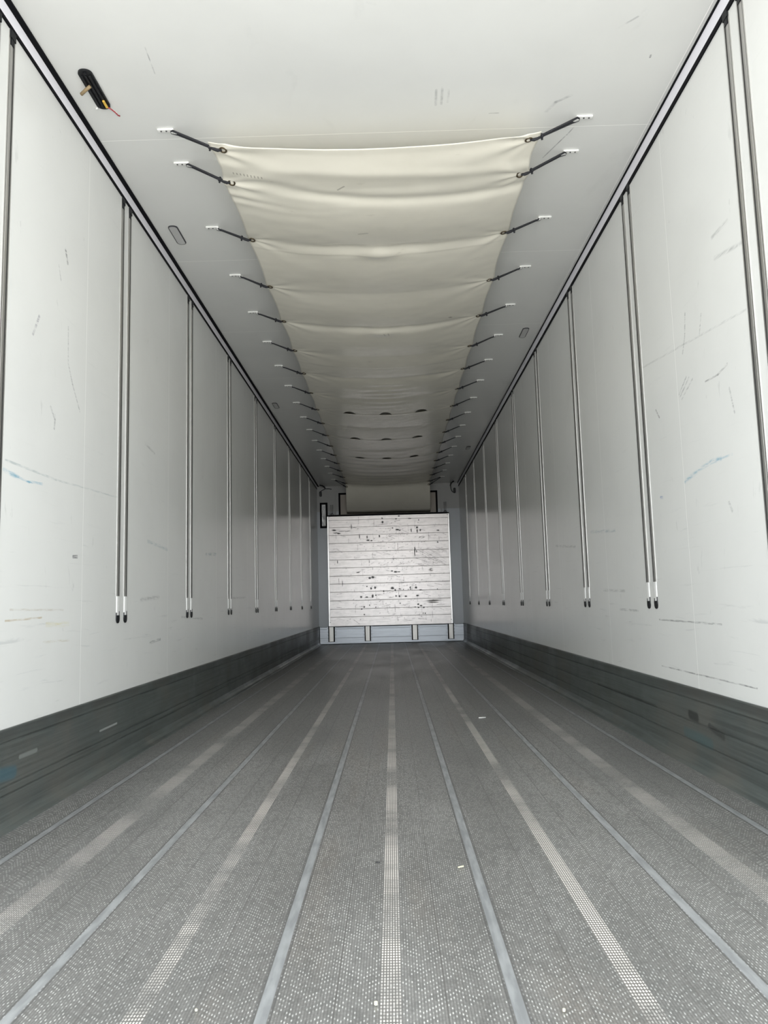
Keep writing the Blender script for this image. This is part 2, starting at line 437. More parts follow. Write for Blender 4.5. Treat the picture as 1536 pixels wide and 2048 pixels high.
def tube(bm, pts, r, seg=8, mi=0, closed=False):
    pts = [Vector(p) for p in pts]
    n = len(pts)
    rings = []
    up = None
    for k, p in enumerate(pts):
        if closed:
            d = (pts[(k + 1) % n] - pts[k - 1]).normalized()
        else:
            d = (pts[min(k + 1, n - 1)] - pts[max(k - 1, 0)]).normalized()
        if up is None:
            up = d.orthogonal().normalized()
        else:
            up = (up - d * up.dot(d)).normalized()
        s = d.cross(up)
        rad = r[k] if isinstance(r, (list, tuple)) else r
        rings.append([bm.verts.new(p + (up * math.cos(2 * math.pi * q / seg) + s * math.sin(2 * math.pi * q / seg)) * rad) for q in range(seg)])
    for k in range(n if closed else n - 1):
        a, b = rings[k], rings[(k + 1) % n]
        for q in range(seg):
            f = bm.faces.new((a[q], a[(q + 1) % seg], b[(q + 1) % seg], b[q])); f.material_index = mi; f.smooth = True
    if not closed:
        for R in (rings[0], rings[-1]):
            f = bm.faces.new(R); f.material_index = mi

def stadium(cx, cy, w, l, rad, seg=8):
    """rounded rectangle outline, w along a, l along b"""
    pts = []
    for sx, sy, a0 in ((1, 1, 0), (-1, 1, 90), (-1, -1, 180), (1, -1, 270)):
        for k in range(seg + 1):
            a = math.radians(a0 + 90 * k / seg)
            pts.append((cx + sx * (w / 2 - rad) + rad * math.cos(a), cy + sy * (l / 2 - rad) + rad * math.sin(a)))
    return pts

# ---------------------------------------------------------------- room shell
T = .06
bm = bmesh.new(); box(bm, -W - T, W + T, Y0, D + T, -T, 0)
tag(link_mesh('floor', bm, M_FLOOR), kind='structure')
bm = bmesh.new(); box(bm, -W - T, W + T, Y0, D + T, H, H + T)
tag(link_mesh('ceiling', bm, M_CE), kind='structure')
bm = bmesh.new(); box(bm, -W - T, -W, Y0, D + T, 0, H)
tag(link_mesh('wall_left', bm, M_WL), kind='structure')
bm = bmesh.new(); box(bm, W, W + T, Y0, D + T, 0, H)
tag(link_mesh('wall_right', bm, M_WR), kind='structure')
# front wall: pale upper part, blue-grey lower part, one raised door-like panel line
bm = bmesh.new()
box(bm, -W, W, D, D + T, 0, 2.26, 1)
box(bm, -W, W, D, D + T, 2.26, H, 0)
box(bm, -.93, -.90, D - .006, D, 1.9, 2.60, 0, .002)
box(bm, .90, .93, D - .006, D, 1.9, 2.58, 0, .002)
box(bm, -.93, .93, D - .006, D, 2.60, 2.62, 0, .002)
tag(link_mesh('wall_front', bm, [M_TOPWALL, M_GREYWALL]), kind='structure')

# side kick plates with grooves and a cove into the floor
def kick(s, mat, name):
    w = W * s
    zt = .303
    gro = (.262, .125, .098) if s < 0 else (.256, .168, .092)
    prof = [(0, 0), (.052, 0), (.050, .004), (.034, .010), (.020, .022), (.013, .042)]
    for z in sorted(gro):
        prof += [(.012, z - .004), (.0075, z - .0018), (.0075, z + .0018), (.012, z + .004)]
    prof += [(.012, zt - .004), (.009, zt), (0, zt)]
    bm = bmesh.new()
    prism(bm, prof, Y0, D, lambda a, b, t: (w - s * a, t, b))
    tag(link_mesh(name, bm, mat), kind='structure')
kick(-1, M_KL, 'baseboard_left')
kick(1, M_KR, 'baseboard_right')

# cornice profiles: lilac-white chamfer between two black gaskets, along both upper edges
def cornice(s, name, zl0, zl1, xc0, xc1, bead):
    # zl0..zl1: gasket on the wall; xc0..xc1: gasket on the ceiling (distance from centre)
    bm = bmesh.new()
    pl_ = lambda a, b, t: (s * a, t, b)
    prism(bm, [(W, zl1), (W, H), (xc1, H), (xc1 + .000, H - .004), (W - .004, zl1)], Y0, D, pl_, 0)
    prism(bm, [(W, zl0), (W, zl1), (W - .004, zl1), (W - .006, zl0)], Y0, D, pl_, 1)
    prism(bm, [(xc0, H), (xc1, H), (xc1, H - .0045), (xc0, H - .006)], Y0, D, pl_, 1)
    if bead:
        prism(bm, [(bead, H), (bead + .003, H), (bead + .0015, H - .002)], Y0, D, pl_, 2)
    tag(link_mesh(name, bm, [M_TRIM, M_BLACK, M_WHITE]), kind='structure')
cornice(-1, 'trim_1', 2.652, 2.668, 1.188, 1.209, None)
cornice(1, 'trim_2', 2.638, 2.660, 1.203, 1.2105, 1.188)

# ---------------------------------------------------------------- front kick panel
bm = bmesh.new()
prof = [(0, 0), (.055, 0), (.060, .012)]
for z in (.105, .255):
    prof += [(.060, z - .004), (.055, z - .0015), (.055, z + .0015), (.060, z + .004)]
prof += [(.060, .285), (.056, .290), (0, .290)]
prism(bm, prof, -1.205, 1.213, lambda a, b, t: (t, D - a, b))
tag(link_mesh('baseboard_front', bm, M_KICKB), kind='structure')

# ---------------------------------------------------------------- bulkhead board
bh = empty('bulkhead_board', (0, 13.05, .30))
tag(bh, 'scuffed bright aluminium slatted bulkhead board standing on four channels at the far end', 'bulkhead')
BX0, BX1, BZ0, BZ1, BY = -1.030, 0.995 + .02, .305, 2.150, 13.0
rows = [2.089, 1.969, 1.840, 1.701, 1.556, 1.417, 1.285, 1.137, 1.009, .872, .731, .589, .462]
rowsR = [2.093, 1.964, 1.824, 1.685, 1.546, 1.408, 1.27, 1.142, 1.005, .867, .721, .579, .443]
rnd = random.Random(7)
blobs = [(-.541, 1.193, .030, .008), (-.344, 1.094, .020, .016), (-.29, 1.105, .026, .018), (-.393, .955, .012, .010), (-.325, .919, .015, .017), (-.256, .931, .016, .020), (-.494, .782, .018, .015), (-.402, .777, .022, .009), (-.301, .79, .016, .028), (-.247, .803, .010, .013), (-.355, .642, .009, .012), (-.447, .614, .013, .014), (-.489, .58, .012, .010), (-.252, .604, .010, .009), (-.447, .488, .012, .010), (.035, .915, .026, .020), (.08, .881, .012, .018), (.092, .782, .010, .016), (.149, .776, .013, .018), (.257, .773, .020, .012), (.451, .78, .022, .013), (.43, .914, .018, .017), (.336, .92, .012, .013), (.34, .892, .012, .009), (.505, .874, .026, .008), (.459, .635, .020, .012), (.504, .611, .022, .010), (.46, .582, .014, .012), (.552, .58, .014, .012), (.407, .591, .012, .007), (.572, .481, .010, .011), (.538, .486, .008, .008), (.157, .658, .009, .009), (-.115, .868, .012, .012), (.096, 1.186, .026, .014), (.035, 1.203, .020, .010), (.15, 1.185, .026, .007), (.157, .899, .014, .008), (.218, .889, .008, .008), (.788, .882, .008, .008),
         (-.109, 2.099, .012, .012), (.176, 2.131, .016, .010), (.129, 2.084, .016, .010), (.358, 2.082, .030, .006), (.51, 2.053, .009, .010), (-.634, 1.969, .006, .045), (-.499, 1.80, .007, .040), (-.37, 1.788, .009, .024), (-.357, 1.732, .026, .012), (-.298, 1.725, .018, .010), (-.163, 1.797, .012, .018), (-.101, 2.034, .015, .020), (.065, 1.93, .008, .014), (.144, 1.898, .030, .012), (.183, 1.887, .020, .008), (.381, 1.881, .007, .030), (.478, 1.928, .016, .018), (.48, 1.868, .010, .030), (.534, 1.881, .010, .020), (.833, 1.869, .022, .010), (.821, 1.67, .012, .012), (.431, 1.552, .010, .050), (.425, 1.50, .006, .06), (.459, 1.521, .008, .020), (-.88, 1.38, .007, .028), (-.346, 1.375, .004, .030), (-.804, 1.013, .005, .05), (-.929, 1.917, .035, .012), (-.90, 1.87, .04, .006), (-.79, 1.90, .06, .004), (-.691, 1.897, .05, .004), (-.85, 1.86, .03, .012)]
scr = []
for _ in range(200):
    cx, cz = rnd.uniform(-.98, .98), rnd.uniform(.36, 2.1)
    if rnd.random() < .55: cx = rnd.gauss(.15, .45)
    an = rnd.gauss(0, .25) if rnd.random() < .72 else math.pi / 2 + rnd.gauss(0, .08)
    ln = rnd.uniform(.01, .07)
    scr.append((cx, cz, math.cos(an) * ln, math.sin(an) * ln, rnd.uniform(.0022, .0042), rnd.uniform(.3, .85)))
for _ in range(260):     # small dots
    scr.append((rnd.gauss(.1, .4), rnd.uniform(.4, 2.05), .004, .003, rnd.uniform(.004, .007), rnd.uniform(.5, .9)))
for _ in range(60):     # cross-hatch on the right
    an = rnd.gauss(-.45, .12); ln = rnd.uniform(.05, .12)
    scr.append((rnd.uniform(.5, .92), rnd.uniform(1.28, 1.56), math.cos(an) * ln, math.sin(an) * ln, .0026, rnd.uniform(.3, .6)))
NX, NZ = 500, 460
dx, dz = (BX1 - BX0) / NX, (BZ1 - BZ0) / NZ
val = [[0.0] * (NX + 1) for _ in range(NZ + 1)]
dep = [[0.0] * (NX + 1) for _ in range(NZ + 1)]
def stamp(cx, cz, hx, hz, fn):
    i0 = max(0, int((cx - hx - BX0) / dx)); i1 = min(NX, int((cx + hx - BX0) / dx) + 1)
    j0 = max(0, int((cz - hz - BZ0) / dz)); j1 = min(NZ, int((cz + hz - BZ0) / dz) + 1)
    for j in range(j0, j1 + 1):
        for i in range(i0, i1 + 1):
            v = fn(BX0 + i * dx, BZ0 + j * dz)
            if v > val[j][i]: val[j][i] = v
for cx, cz, rx, rz in blobs:
    stamp(cx, cz, rx * 1.5, rz * 1.5, lambda x, z: max(0, min(1, (1.25 - math.hypot((x - cx) / rx, (z - cz) / rz) + .35 * noise.noise(Vector((x * 60, z * 60, 0)))) * 2)))
for cx, cz, lx, lz, w, k in scr:
    l2 = lx * lx + lz * lz
    def fn(x, z):
        t = max(-1, min(1, ((x - cx) * lx + (z - cz) * lz) / l2))
        d = math.hypot(x - cx - lx * t, z - cz - lz * t)
        return k * max(0, 1 - d / (w + .002)) * (.5 + .9 * max(0, noise.noise(Vector((x * 40, z * 40, 3))) + .35))
    stamp(cx, cz, abs(lx) + .01, abs(lz) + .01, fn)
for j in range(NZ + 1):
    z = BZ0 + j * dz
    for i in range(NX + 1):
        x = BX0 + i * dx
        t = i / NX
        for a, b in zip(rows, rowsR):
            zz = a * .5 + b * .5
            if abs(z - zz) < .006:
                e = max(0, 1 - abs(z - zz) / .0045)
                val[j][i] = max(val[j][i], e * (.34 + .6 * max(0, noise.noise(Vector((x * 6, zz * 9, 0))) + .1)))
                dep[j][i] = max(dep[j][i], e * .0015)
me = bpy.data.meshes.new('board_panel')
verts, faces = [], []
for j in range(NZ + 1):
    for i in range(NX + 1):
        x, z = BX0 + i * dx, BZ0 + j * dz
        dent = .006 * math.exp(-((x - .72) / .10) ** 2 - ((z - .675) / .018) ** 2) + .004 * math.exp(-((x - .70) / .03) ** 2 - ((z - 1.21) / .02) ** 2)
        verts.append((x, BY + dep[j][i] + dent - .0015, z))
for j in range(NZ):
    for i in range(NX):
        a = j * (NX + 1) + i
        faces.append((a, a + 1, a + NX + 2, a + NX + 1))
nb = len(verts)
verts += [(BX0, BY + .03, BZ0), (BX1, BY + .03, BZ0), (BX1, BY + .03, BZ1), (BX0, BY + .03, BZ1)]
faces.append((nb, nb + 3, nb + 2, nb + 1))
me.from_pydata(verts, [], faces)
ca = me.attributes.new('scuff', 'FLOAT', 'POINT')
ca.data.foreach_set('value', [v for row in val for v in row] + [0] * 4)
me.materials.append(M_BOARD)
me.polygons.foreach_set('use_smooth', [True] * len(me.polygons))
o = bpy.data.objects.new('board_panel', me); COL.objects.link(o)
o.parent = bh; o.matrix_parent_inverse = Matrix.Translation(-Vector(bh.location))
def under(o, root):
    o.parent = root
    o.matrix_parent_inverse = Matrix.Translation(-Vector(root.location))
    return o
for xa, xb in ((BX0 - .014, BX0 + .012), (BX1 - .012, BX1 + .014)):
    bm = bmesh.new(); box(bm, xa, xb, BY - .010, BY + .034, BZ0, BZ1 + .004, 0, .003)
    under(link_mesh('edge_trim', bm, M_EDGE), bh)
bm = bmesh.new(); box(bm, BX0 - .014, BX1 + .014, BY - .006, BY + .040, BZ1 + .002, BZ1 + .024, 0, .004)
under(link_mesh('top_gasket', bm, M_BLACK), bh)
bm = bmesh.new(); box(bm, BX0 - .01, BX1 + .01, BY - .003, BY + .03, BZ0 - .010, BZ0, 0, .001)
under(link_mesh('bottom_edge', bm, M_BEZEL), bh)
for x, z in ((-1.015, 2.13), (1.002, 2.134), (-1.018, .371), (1.004, .37)):
    bm = bmesh.new()
    prism(bm, [(x + .008 * math.cos(a * math.pi / 6), z + .008 * math.sin(a * math.pi / 6)) for a in range(12)], BY - .014, BY - .008, lambda a, b, t: (a, t, b))
    under(link_mesh('screw', bm, M_SCREW), bh)
yk = D - .060
for xa, xb in ((-1.059, -.956), (-.451, -.350), (.340, .444), (.947, 1.046)):
    bm = bmesh.new()
    # open-fronted channel with dark rubber sides
    box(bm, xa + .014, xb - .014, yk - .075, yk - .045, .050, .305, 0, .002)
    box(bm, xa, xa + .015, yk - .085, yk - .004, .046, .305, 1)
    box(bm, xb - .015, xb, yk - .085, yk - .004, .046, .305, 1)
    box(bm, xa + .010, xb - .010, yk - .06, yk - .004, .046, .052, 1)
    ch = under(link_mesh('mounting_channel', bm, [M_CHAN, M_BLACK]), bh)
    for fa, fb in ((xa - .026, xa), (xb, xb + .026)):
        bm = bmesh.new()
        box(bm, fa, fb, yk - .005, yk - .0005, .045, .292, 0, .001)
        for q in range(4):
            z = .265 - q * .055
            xm = (fa + fb) / 2
            prism(bm, [(xm + .0058 * math.cos(a * math.pi / 5), z + .0058 * math.sin(a * math.pi / 5)) for a in range(10)], yk - .008, yk - .004, lambda a, b, t: (a, t, b), 1)
        fl = link_mesh('riveted_flange', bm, [M_KICKB, M_SCREW])
        fl.parent = ch

# ---------------------------------------------------------------- things on the front wall
oa = empty('air_outlet', (0, D, 2.2))
tag(oa, 'black framed air outlet in the far wall behind the hanging canvas end', 'air outlet')
bm = bmesh.new()
for b_ in ((-.852, -.822, 1.85, 2.575), (.822, .852, 1.85, 2.565), (-.852, .852, 2.545, 2.575)):
    box(bm, b_[0], b_[1], D - .030, D, b_[2], b_[3], 0, .003)
under(link_mesh('gasket_frame', bm, M_BLACK), oa)
bm = bmesh.new(); box(bm, -.822, .822, D - .016, D, 1.85, 2.545, 0, .002)
under(link_mesh('outlet_panel', bm, M_BEIGE), oa)

sw = empty('sight_glass', (-1.11, D, 2.19))
tag(sw, 'tall narrow sight glass in a thick black frame, left of the bulkhead board', 'window')
gx0, gx1, gz0, gz1 = -1.178, -1.045, 1.975, 2.415
bm = bmesh.new()
fwid = .033
box(bm, gx0, gx0 + fwid, D - .022, D, gz0, gz1, 0, .004)
box(bm, gx1 - fwid, gx1, D - .022, D, gz0, gz1, 0, .004)
box(bm, gx0, gx1, D - .022, D, gz1 - fwid, gz1, 0, .004)
box(bm, gx0, gx1, D - .022, D, gz0, gz0 + fwid, 0, .004)
under(link_mesh('frame', bm, M_BLACK), sw)
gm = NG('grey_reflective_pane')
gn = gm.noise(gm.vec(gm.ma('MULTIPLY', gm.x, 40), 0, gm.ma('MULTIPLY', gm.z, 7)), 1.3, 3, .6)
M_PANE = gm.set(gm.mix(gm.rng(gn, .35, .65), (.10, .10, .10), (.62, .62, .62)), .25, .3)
bm = bmesh.new(); box(bm, gx0 + fwid, gx1 - fwid, D - .008, D, gz0 + fwid, gz1 - fwid, 0)
under(link_mesh('pane', bm, M_PANE), sw)
bm = bmesh.new(); box(bm, gx1 - fwid - .014, gx1 - fwid - .002, D - .014, D - .008, gz0 + fwid, gz1 - fwid, 0, .002)  # white strips stand in for the bright streak reflected in the pane
box(bm, gx0 + fwid, gx1 - fwid, D - .014, D - .008, gz0 + fwid, gz0 + fwid + .012, 0, .002)
under(link_mesh('painted_glint', bm, M_WHITE), sw)

def sensor(sx, zc, path, clip, label):
    r = empty('cable_sensor', (sx, D, zc))
    tag(r, label, 'sensor', None)
    bm = bmesh.new()
    prism(bm, stadium(sx, zc, .044, .092, .020), D - .035, D - .001, lambda a, b, t: (a, t, b))
    for q in range(3):
        box(bm, sx - .016, sx + .016, D - .039, D - .034, zc - .028 + q * .022, zc - .018 + q * .022)
    under(link_mesh('sensor_body', bm, M_BLACKP), r)
    bm = bmesh.new(); tube(bm, path, .0055, 6)
    under(link_mesh('cable', bm, M_BLACK, None, True), r)
    bm = bmesh.new()
    tube(bm, clip, .012, 8)
    under(link_mesh('cable_gland', bm, M_BLACKP, None, True), r)
sensor(-1.161, 2.567, [(-1.161, D - .03, 2.61), (-1.12, D - .03, 2.635), (-1.07, D - .03, 2.655), (-1.02, D - .02, 2.655), (-.97, D - .01, 2.648)],
       [(-1.075, D - .04, 2.655), (-1.085, D - .12, 2.672), (-1.11, D - .22, 2.680), (-1.15, D - .26, 2.686)],
       'black oval sensor with a cable, high in the left corner of the far wall')
sensor(1.150, 2.565, [(1.135, D - .03, 2.53), (1.11, D - .03, 2.545), (1.092, D - .03, 2.59), (1.085, D - .04, 2.65)],
       [(1.083, D - .04, 2.655), (1.085, D - .14, 2.675), (1.11, D - .24, 2.685), (1.12, D - .27, 2.686)],
       'black oval sensor with a curved cable, high in the right corner of the far wall')

def pin(xc, label, ring=False):
    r = empty('pin_bracket', (xc, BY + .02, BZ1 + .024))
    tag(r, label, 'bracket')
    bm = bmesh.new()
    for s in (-1, 1):
        tube(bm, [(xc + s * .015, BY + .02, BZ1 + .028), (xc + s * .015, BY + .02, BZ1 + .205)], .0042, 8)
    under(link_mesh('pin', bm, M_TUBE, None, True), r)
    bm = bmesh.new(); box(bm, xc - .030, xc + .030, BY + .002, BY + .036, BZ1 + .024, BZ1 + .044, 0, .003)
    box(bm, xc - .018, xc + .018, BY + .006, BY + .032, BZ1 + .044, BZ1 + .060, 0, .003)
    under(link_mesh('base', bm, M_BEZEL), r)
    if ring:
        bm = bmesh.new()
        tube(bm, [(xc - .05 + .020 * math.cos(a * math.pi / 8), BY + .018, BZ1 + .050 + .020 * math.sin(a * math.pi / 8)) for a in range(16)], .0045, 6, 0, True)
        under(link_mesh('ring', bm, M_TUBE, None, True), r)
pin(-.960, 'small two-pin steel bracket with a ring on the left end of the bulkhead board top', True)
pin(.968, 'small two-pin steel bracket on the right end of the bulkhead board top')
bm = bmesh.new()
tube(bm, [(-.99, BY + .085, 2.178), (.99, BY + .085, 2.178)], .012, 10)
tag(link_mesh('support_tube', bm, M_TUBE, None, True), 'dark horizontal tube behind the top edge of the bulkhead board', 'tube')

# ---------------------------------------------------------------- wall lashing rails
CLO = ['closest', 'second closest', 'third closest', 'fourth closest', 'fifth closest', 'fourth farthest', 'third farthest', 'second farthest', 'farthest']
ORD = ['nearest', 'second', 'third', 'fourth', 'fifth', 'sixth', 'seventh', 'eighth', 'ninth']
ZTOP, ZBOT, RW = 2.652, .612, .041
def rail_proto():
    r = empty('lashing_rail')
    hw = RW / 2
    arc = [(-.0095 * math.cos(math.pi * q / 8), 0.0006 + .0018 * math.sin(math.pi * q / 8)) for q in range(9)]
    prof = [(-hw, 0), (-hw, .0024), (-hw + .0055, .0024), (-hw + .0055, .0006)] + arc + [(hw - .0055, .0006), (hw - .0055, .0024), (hw, .0024), (hw, 0)]
    segm = [0, 0, 1, 1] + [0] * 8 + [1, 1, 0, 0, 0]
    bm = bmesh.new()
    prism(bm, prof, ZBOT + .122, ZTOP, lambda a, b, t: (b, a, t), 0, segm)
    link_mesh('track', bm, [M_TRACK, metal('track_groove', (.06, .06, .058), .5, .3, 'z', .3)], r)
    bm = bmesh.new()   # white runner below the track
    prism(bm, [(-hw + .006, 0), (-hw + .006, .002), (-hw + .010, .0035), (hw - .010, .0035), (hw - .006, .002), (hw - .006, 0)], ZBOT + .034, ZBOT + .122, lambda a, b, t: (b, a, t))
    link_mesh('runner', bm, plain('glossy_white_runner', (.95, .95, .94), .22, 0, .01), r)
    bm = bmesh.new()   # steel end stop, two short legs
    zz, q = ZBOT + .024, hw - .001
    prism(bm, [(-q, zz), (q, zz), (q, zz + .030), (q - .005, zz + .030), (q - .005, zz + .006), (-q + .005, zz + .006), (-q + .005, zz + .024), (-q, zz + .024)], 0, .004, lambda a, b, t: (t, a, b))
    link_mesh('end_stop', bm, M_BEZEL, r)
    bm = bmesh.new()   # black rounded bottom cap
    pts = [(-hw + .001, ZBOT + .036), (hw - .001, ZBOT + .036)] + [((hw - .001) * math.cos(math.pi * k / 12), ZBOT + .020 - .020 * math.sin(math.pi * k / 12)) for k in range(13)]
    prism(bm, pts, 0, .005, lambda a, b, t: (t, a, b))
    link_mesh('bottom_cap', bm, M_BLACKP, r)
    bm = bmesh.new()   # black clip at the top
    box(bm, 0, .007, -hw + .002, hw - .002, ZTOP - .030, ZTOP, 0, .002)
    box(bm, 0, .005, -.011, .011, ZTOP - .052, ZTOP - .026, 0, .001)
    link_mesh('top_clip', bm, M_BLACKP, r)
    return r
proto = rail_proto()
kids = list(proto.children)
first = True
for s, side, y0 in ((-1, 'left', 3.520), (1, 'right', 3.530)):
    for k in range(-1, 8):
        for j, which in ((0, 'nearer'), (1, 'farther')):
            yy = y0 + 1.1959 * k + .0988 * j
            if first:
                r = proto; first = False
            else:
                r = proto.copy(); COL.objects.link(r)
                for c in kids:
                    d = c.copy(); COL.objects.link(d); d.parent = r
            r.location = (s * W, yy, 0)
            r.rotation_euler = (0, 0, 0 if s < 0 else math.pi)
            tag(r, f'aluminium lashing rail on the {side} wall, {which} one of the {CLO[k + 1]} pair', 'wall rail', 'lashing rails in pairs along the side walls')

# ---------------------------------------------------------------- canvas air duct under the ceiling
ROW = [3.06] + [3.31 + .6075 * (k - 1) for k in range(1, 17)]
XG = .672
HOLES = [(yk_, xc) for yk_ in (ROW[8], ROW[10], ROW[12]) for xc in (-.352, .003, .358)]
YEND = 12.47
def zedge(y):
    pts = [(3.0, 2.612), (3.31, 2.604), (3.9, 2.624), (5.1, 2.630), (12.5, 2.634)]
    for (a, za), (b, zb) in zip(pts, pts[1:]):
        if y <= b: return za + (zb - za) * max(0, (y - a)) / (b - a)
    return 2.634
def sagc(y):
    pts = [(3.0, .042), (3.4, .062), (3.9, .072), (5.2, .080), (10, .072), (12.0, .040), (12.5, .034)]
    for (a, za), (b, zb) in zip(pts, pts[1:]):
        if y <= b: return za + (zb - za) * max(0, (y - a)) / (b - a)
    return .034
def sheet_z(x, y):
    u = x / .69
    k = 0
    while k < 15 and ROW[k + 1] < y: k += 1
    a, b = ROW[k], ROW[k + 1]
    t = max(0, min(1, (y - a) / (b - a)))
    L = b - a
    cs = max(0, 1 - u * u)
    z = zedge(y) - sagc(y) * cs ** .85
    belly = (.020 if y < 4 else .014 if y < 6 else .011) * (L / .6)
    z -= belly * math.sin(math.pi * t) ** 1.2 * (.55 + .45 * cs)
    for q, yk_ in enumerate(ROW):
        d = y - yk_
        if abs(d) > .7: continue
        if q % 2 == 0 and q >= 2:
            if q < 8:
                z += .010 * math.exp(-(d / .045) ** 2) * (.4 + .6 * cs)
                if q <= 4:
                    z -= .020 * math.exp(-(x / .10) ** 2) * math.exp(-((d - .045) / .06) ** 2)
                    z += .010 * math.exp(-((abs(x) - .16) / .09) ** 2) * math.exp(-((d - .02) / .05) ** 2)
            else:
                z -= .005 * math.exp(-(d / .03) ** 2) * cs
                z -= .008 * math.exp(-((d + .02) / .16) ** 2) * cs
        # creases fanning in from each eyelet
        for s in (-1, 1):
            ex = s * XG
            rx, ry = abs(x - ex), d
            r = math.hypot(rx, ry)
            if r < .55 and r > .004:
                th = math.atan2(ry, rx)
                amp = (.0062 if q < 8 else .004) * (1 - math.exp(-r / .03)) * math.exp(-r / .20)
                z += amp * math.cos(th * 8 + q * 1.7 + s) * math.cos(th) ** 2
    # slack folds in the front left corner and a long fold across the front
    if y < 3.75:
        e = math.exp(-((u + 1) / .42) ** 2)
        w_ = .10 * noise.noise(Vector((x * 2.5, y * 5, 8)))
        z += .0065 * e * math.sin(2 * math.pi * (y - 3.0 + w_ + .16 * (u + 1) * math.sin(y * 9)) / .115) * math.exp(-((y - 3.28) / .24) ** 2) * (.6 + .8 * noise.noise(Vector((x * 3, y * 6, 4))))
        z += .012 * math.exp(-((y - 3.40 - .06 * u + .05 * u * u) / .035) ** 2) * min(1, (u + 1.05) * 1.2)
        z -= .008 * math.exp(-((y - 3.20 - .05 * u) / .04) ** 2) * (.6 + .4 * u)
    # cross ripples in the middle
    win = math.exp(-((y - 6.75) / .45) ** 2)
    if win > .01:
        z += .0045 * win * math.exp(-(x / .17) ** 2) * math.sin(2 * math.pi * y / .145)
    if y > 9.0:
        z += .006 * min(1, (y - 9) / 1.5) * math.sin(2 * math.pi * y / .31 + 1.2 * math.sin(y * 2)) * cs
    z += .004 * noise.noise(Vector((x * 3, y * 2.2, 1))) + .0012 * noise.noise(Vector((x * 11, y * 14, 5)))
    return z

def edge_half(y):
    k = 0
    while k < 15 and ROW[k + 1] < y: k += 1
    t = max(0, min(1, (y - ROW[k]) / (ROW[k + 1] - ROW[k])))
    return .700 - .016 * math.sin(math.pi * t)
xs = set()
n = 124
for k in range(n + 1): xs.add(round(-.69 + 1.38 * k / n, 5))
xs = {x for x in xs if not any(abs(x - xc) < .062 for _, xc in HOLES)}
for xc in (-.352, .003, .358):
    for k in range(-15, 16): xs.add(round(xc + k * .0041, 5))
xs = sorted(xs)
ys = []
y = 3.02
while y < YEND:
    ys.append(y)
    near = any(-.120 < y - h < .012 for h, _ in HOLES)
    y += .0045 if near else (.009 if y < 6 else .012)
ys.append(YEND)
drop = [(12.50, -.008), (12.53, -.026), (12.555, -.055), (12.58, -.10), (12.63, -.17), (12.71, -.25), (12.81, -.32), (12.92, -.375), (13.02, -.418)]
verts, faces = [], []
nr = len(ys) + len(drop)
for y in ys:
    hw = edge_half(y)
    for x in xs:
        X = x / .69 * hw
        yy = y
        if y < 3.2:   # the free front edge bows a little
            yy += (3.2 - y) / .18 * (.02 * (1 - (x / .69) ** 2))
        verts.append((X + .006, yy, sheet_z(x, y)))
zb = {x: sheet_z(x, YEND) for x in xs}
for yd, dzv in drop:
    kx = .690 / .69 * (1 + .03 * (yd - 12.45) / .6)
    for x in xs:
        t = min(1, -dzv / .2)
        verts.append((x * kx + .006, yd, (1 - t) * zb[x] + t * 2.610 + dzv + .006 * noise.noise(Vector((x * 4, yd * 6, 2)))))
nxs = len(xs)
for j in range(nr - 1):
    for i in range(nxs - 1):
        if j < len(ys) - 1:
            xm = (xs[i] + xs[i + 1]) / 2; ym = (ys[j] + ys[j + 1]) / 2
            if any(ym < h and ((xm - xc) / .058) ** 2 + ((ym - h) / .105) ** 2 < 1 for h, xc in HOLES):
                continue
        a = j * nxs + i
        faces.append((a, a + 1, a + nxs + 1, a + nxs))
me = bpy.data.meshes.new('duct_canvas')
me.from_pydata(verts, [], faces)
me.materials.append(M_CANVAS)
me.polygons.foreach_set('use_smooth', [True] * len(me.polygons))
me.update()
canvas = bpy.data.objects.new('duct_canvas', me)
COL.objects.link(canvas)
sol = canvas.modifiers.new('thickness', 'SOLIDIFY'); sol.thickness = .0016; sol.offset = 1
tag(canvas, 'long cream canvas air duct sheet laced under the ceiling down the middle', 'canvas sheet')

# eyelets (parts of the canvas), white hooks on the ceiling, and the elastic cords between them
def torus(bm, c, n, R, r, flat=.6, seg=20, sub=8):
    n = Vector(n).normalized(); a = n.orthogonal().normalized(); b = n.cross(a)
    rings = []
    for k in range(seg):
        t = 2 * math.pi * k / seg
        d = a * math.cos(t) + b * math.sin(t)
        rings.append([bm.verts.new(Vector(c) + d * (R + r * math.cos(q * 2 * math.pi / sub)) + n * r * flat * math.sin(q * 2 * math.pi / sub)) for q in range(sub)])
    for k in range(seg):
        A, B = rings[k], rings[(k + 1) % seg]
        for q in range(sub):
            f = bm.faces.new((A[q], A[(q + 1) % sub], B[(q + 1) % sub], B[q])); f.smooth = True
crnd = random.Random(3)
ORD17 = ['first', 'second', 'third', 'fourth', 'fifth', 'sixth', 'seventh', 'eighth', 'ninth', 'tenth', 'eleventh', 'twelfth', 'thirteenth', 'fourteenth', 'fifteenth', 'sixteenth', 'seventeenth']
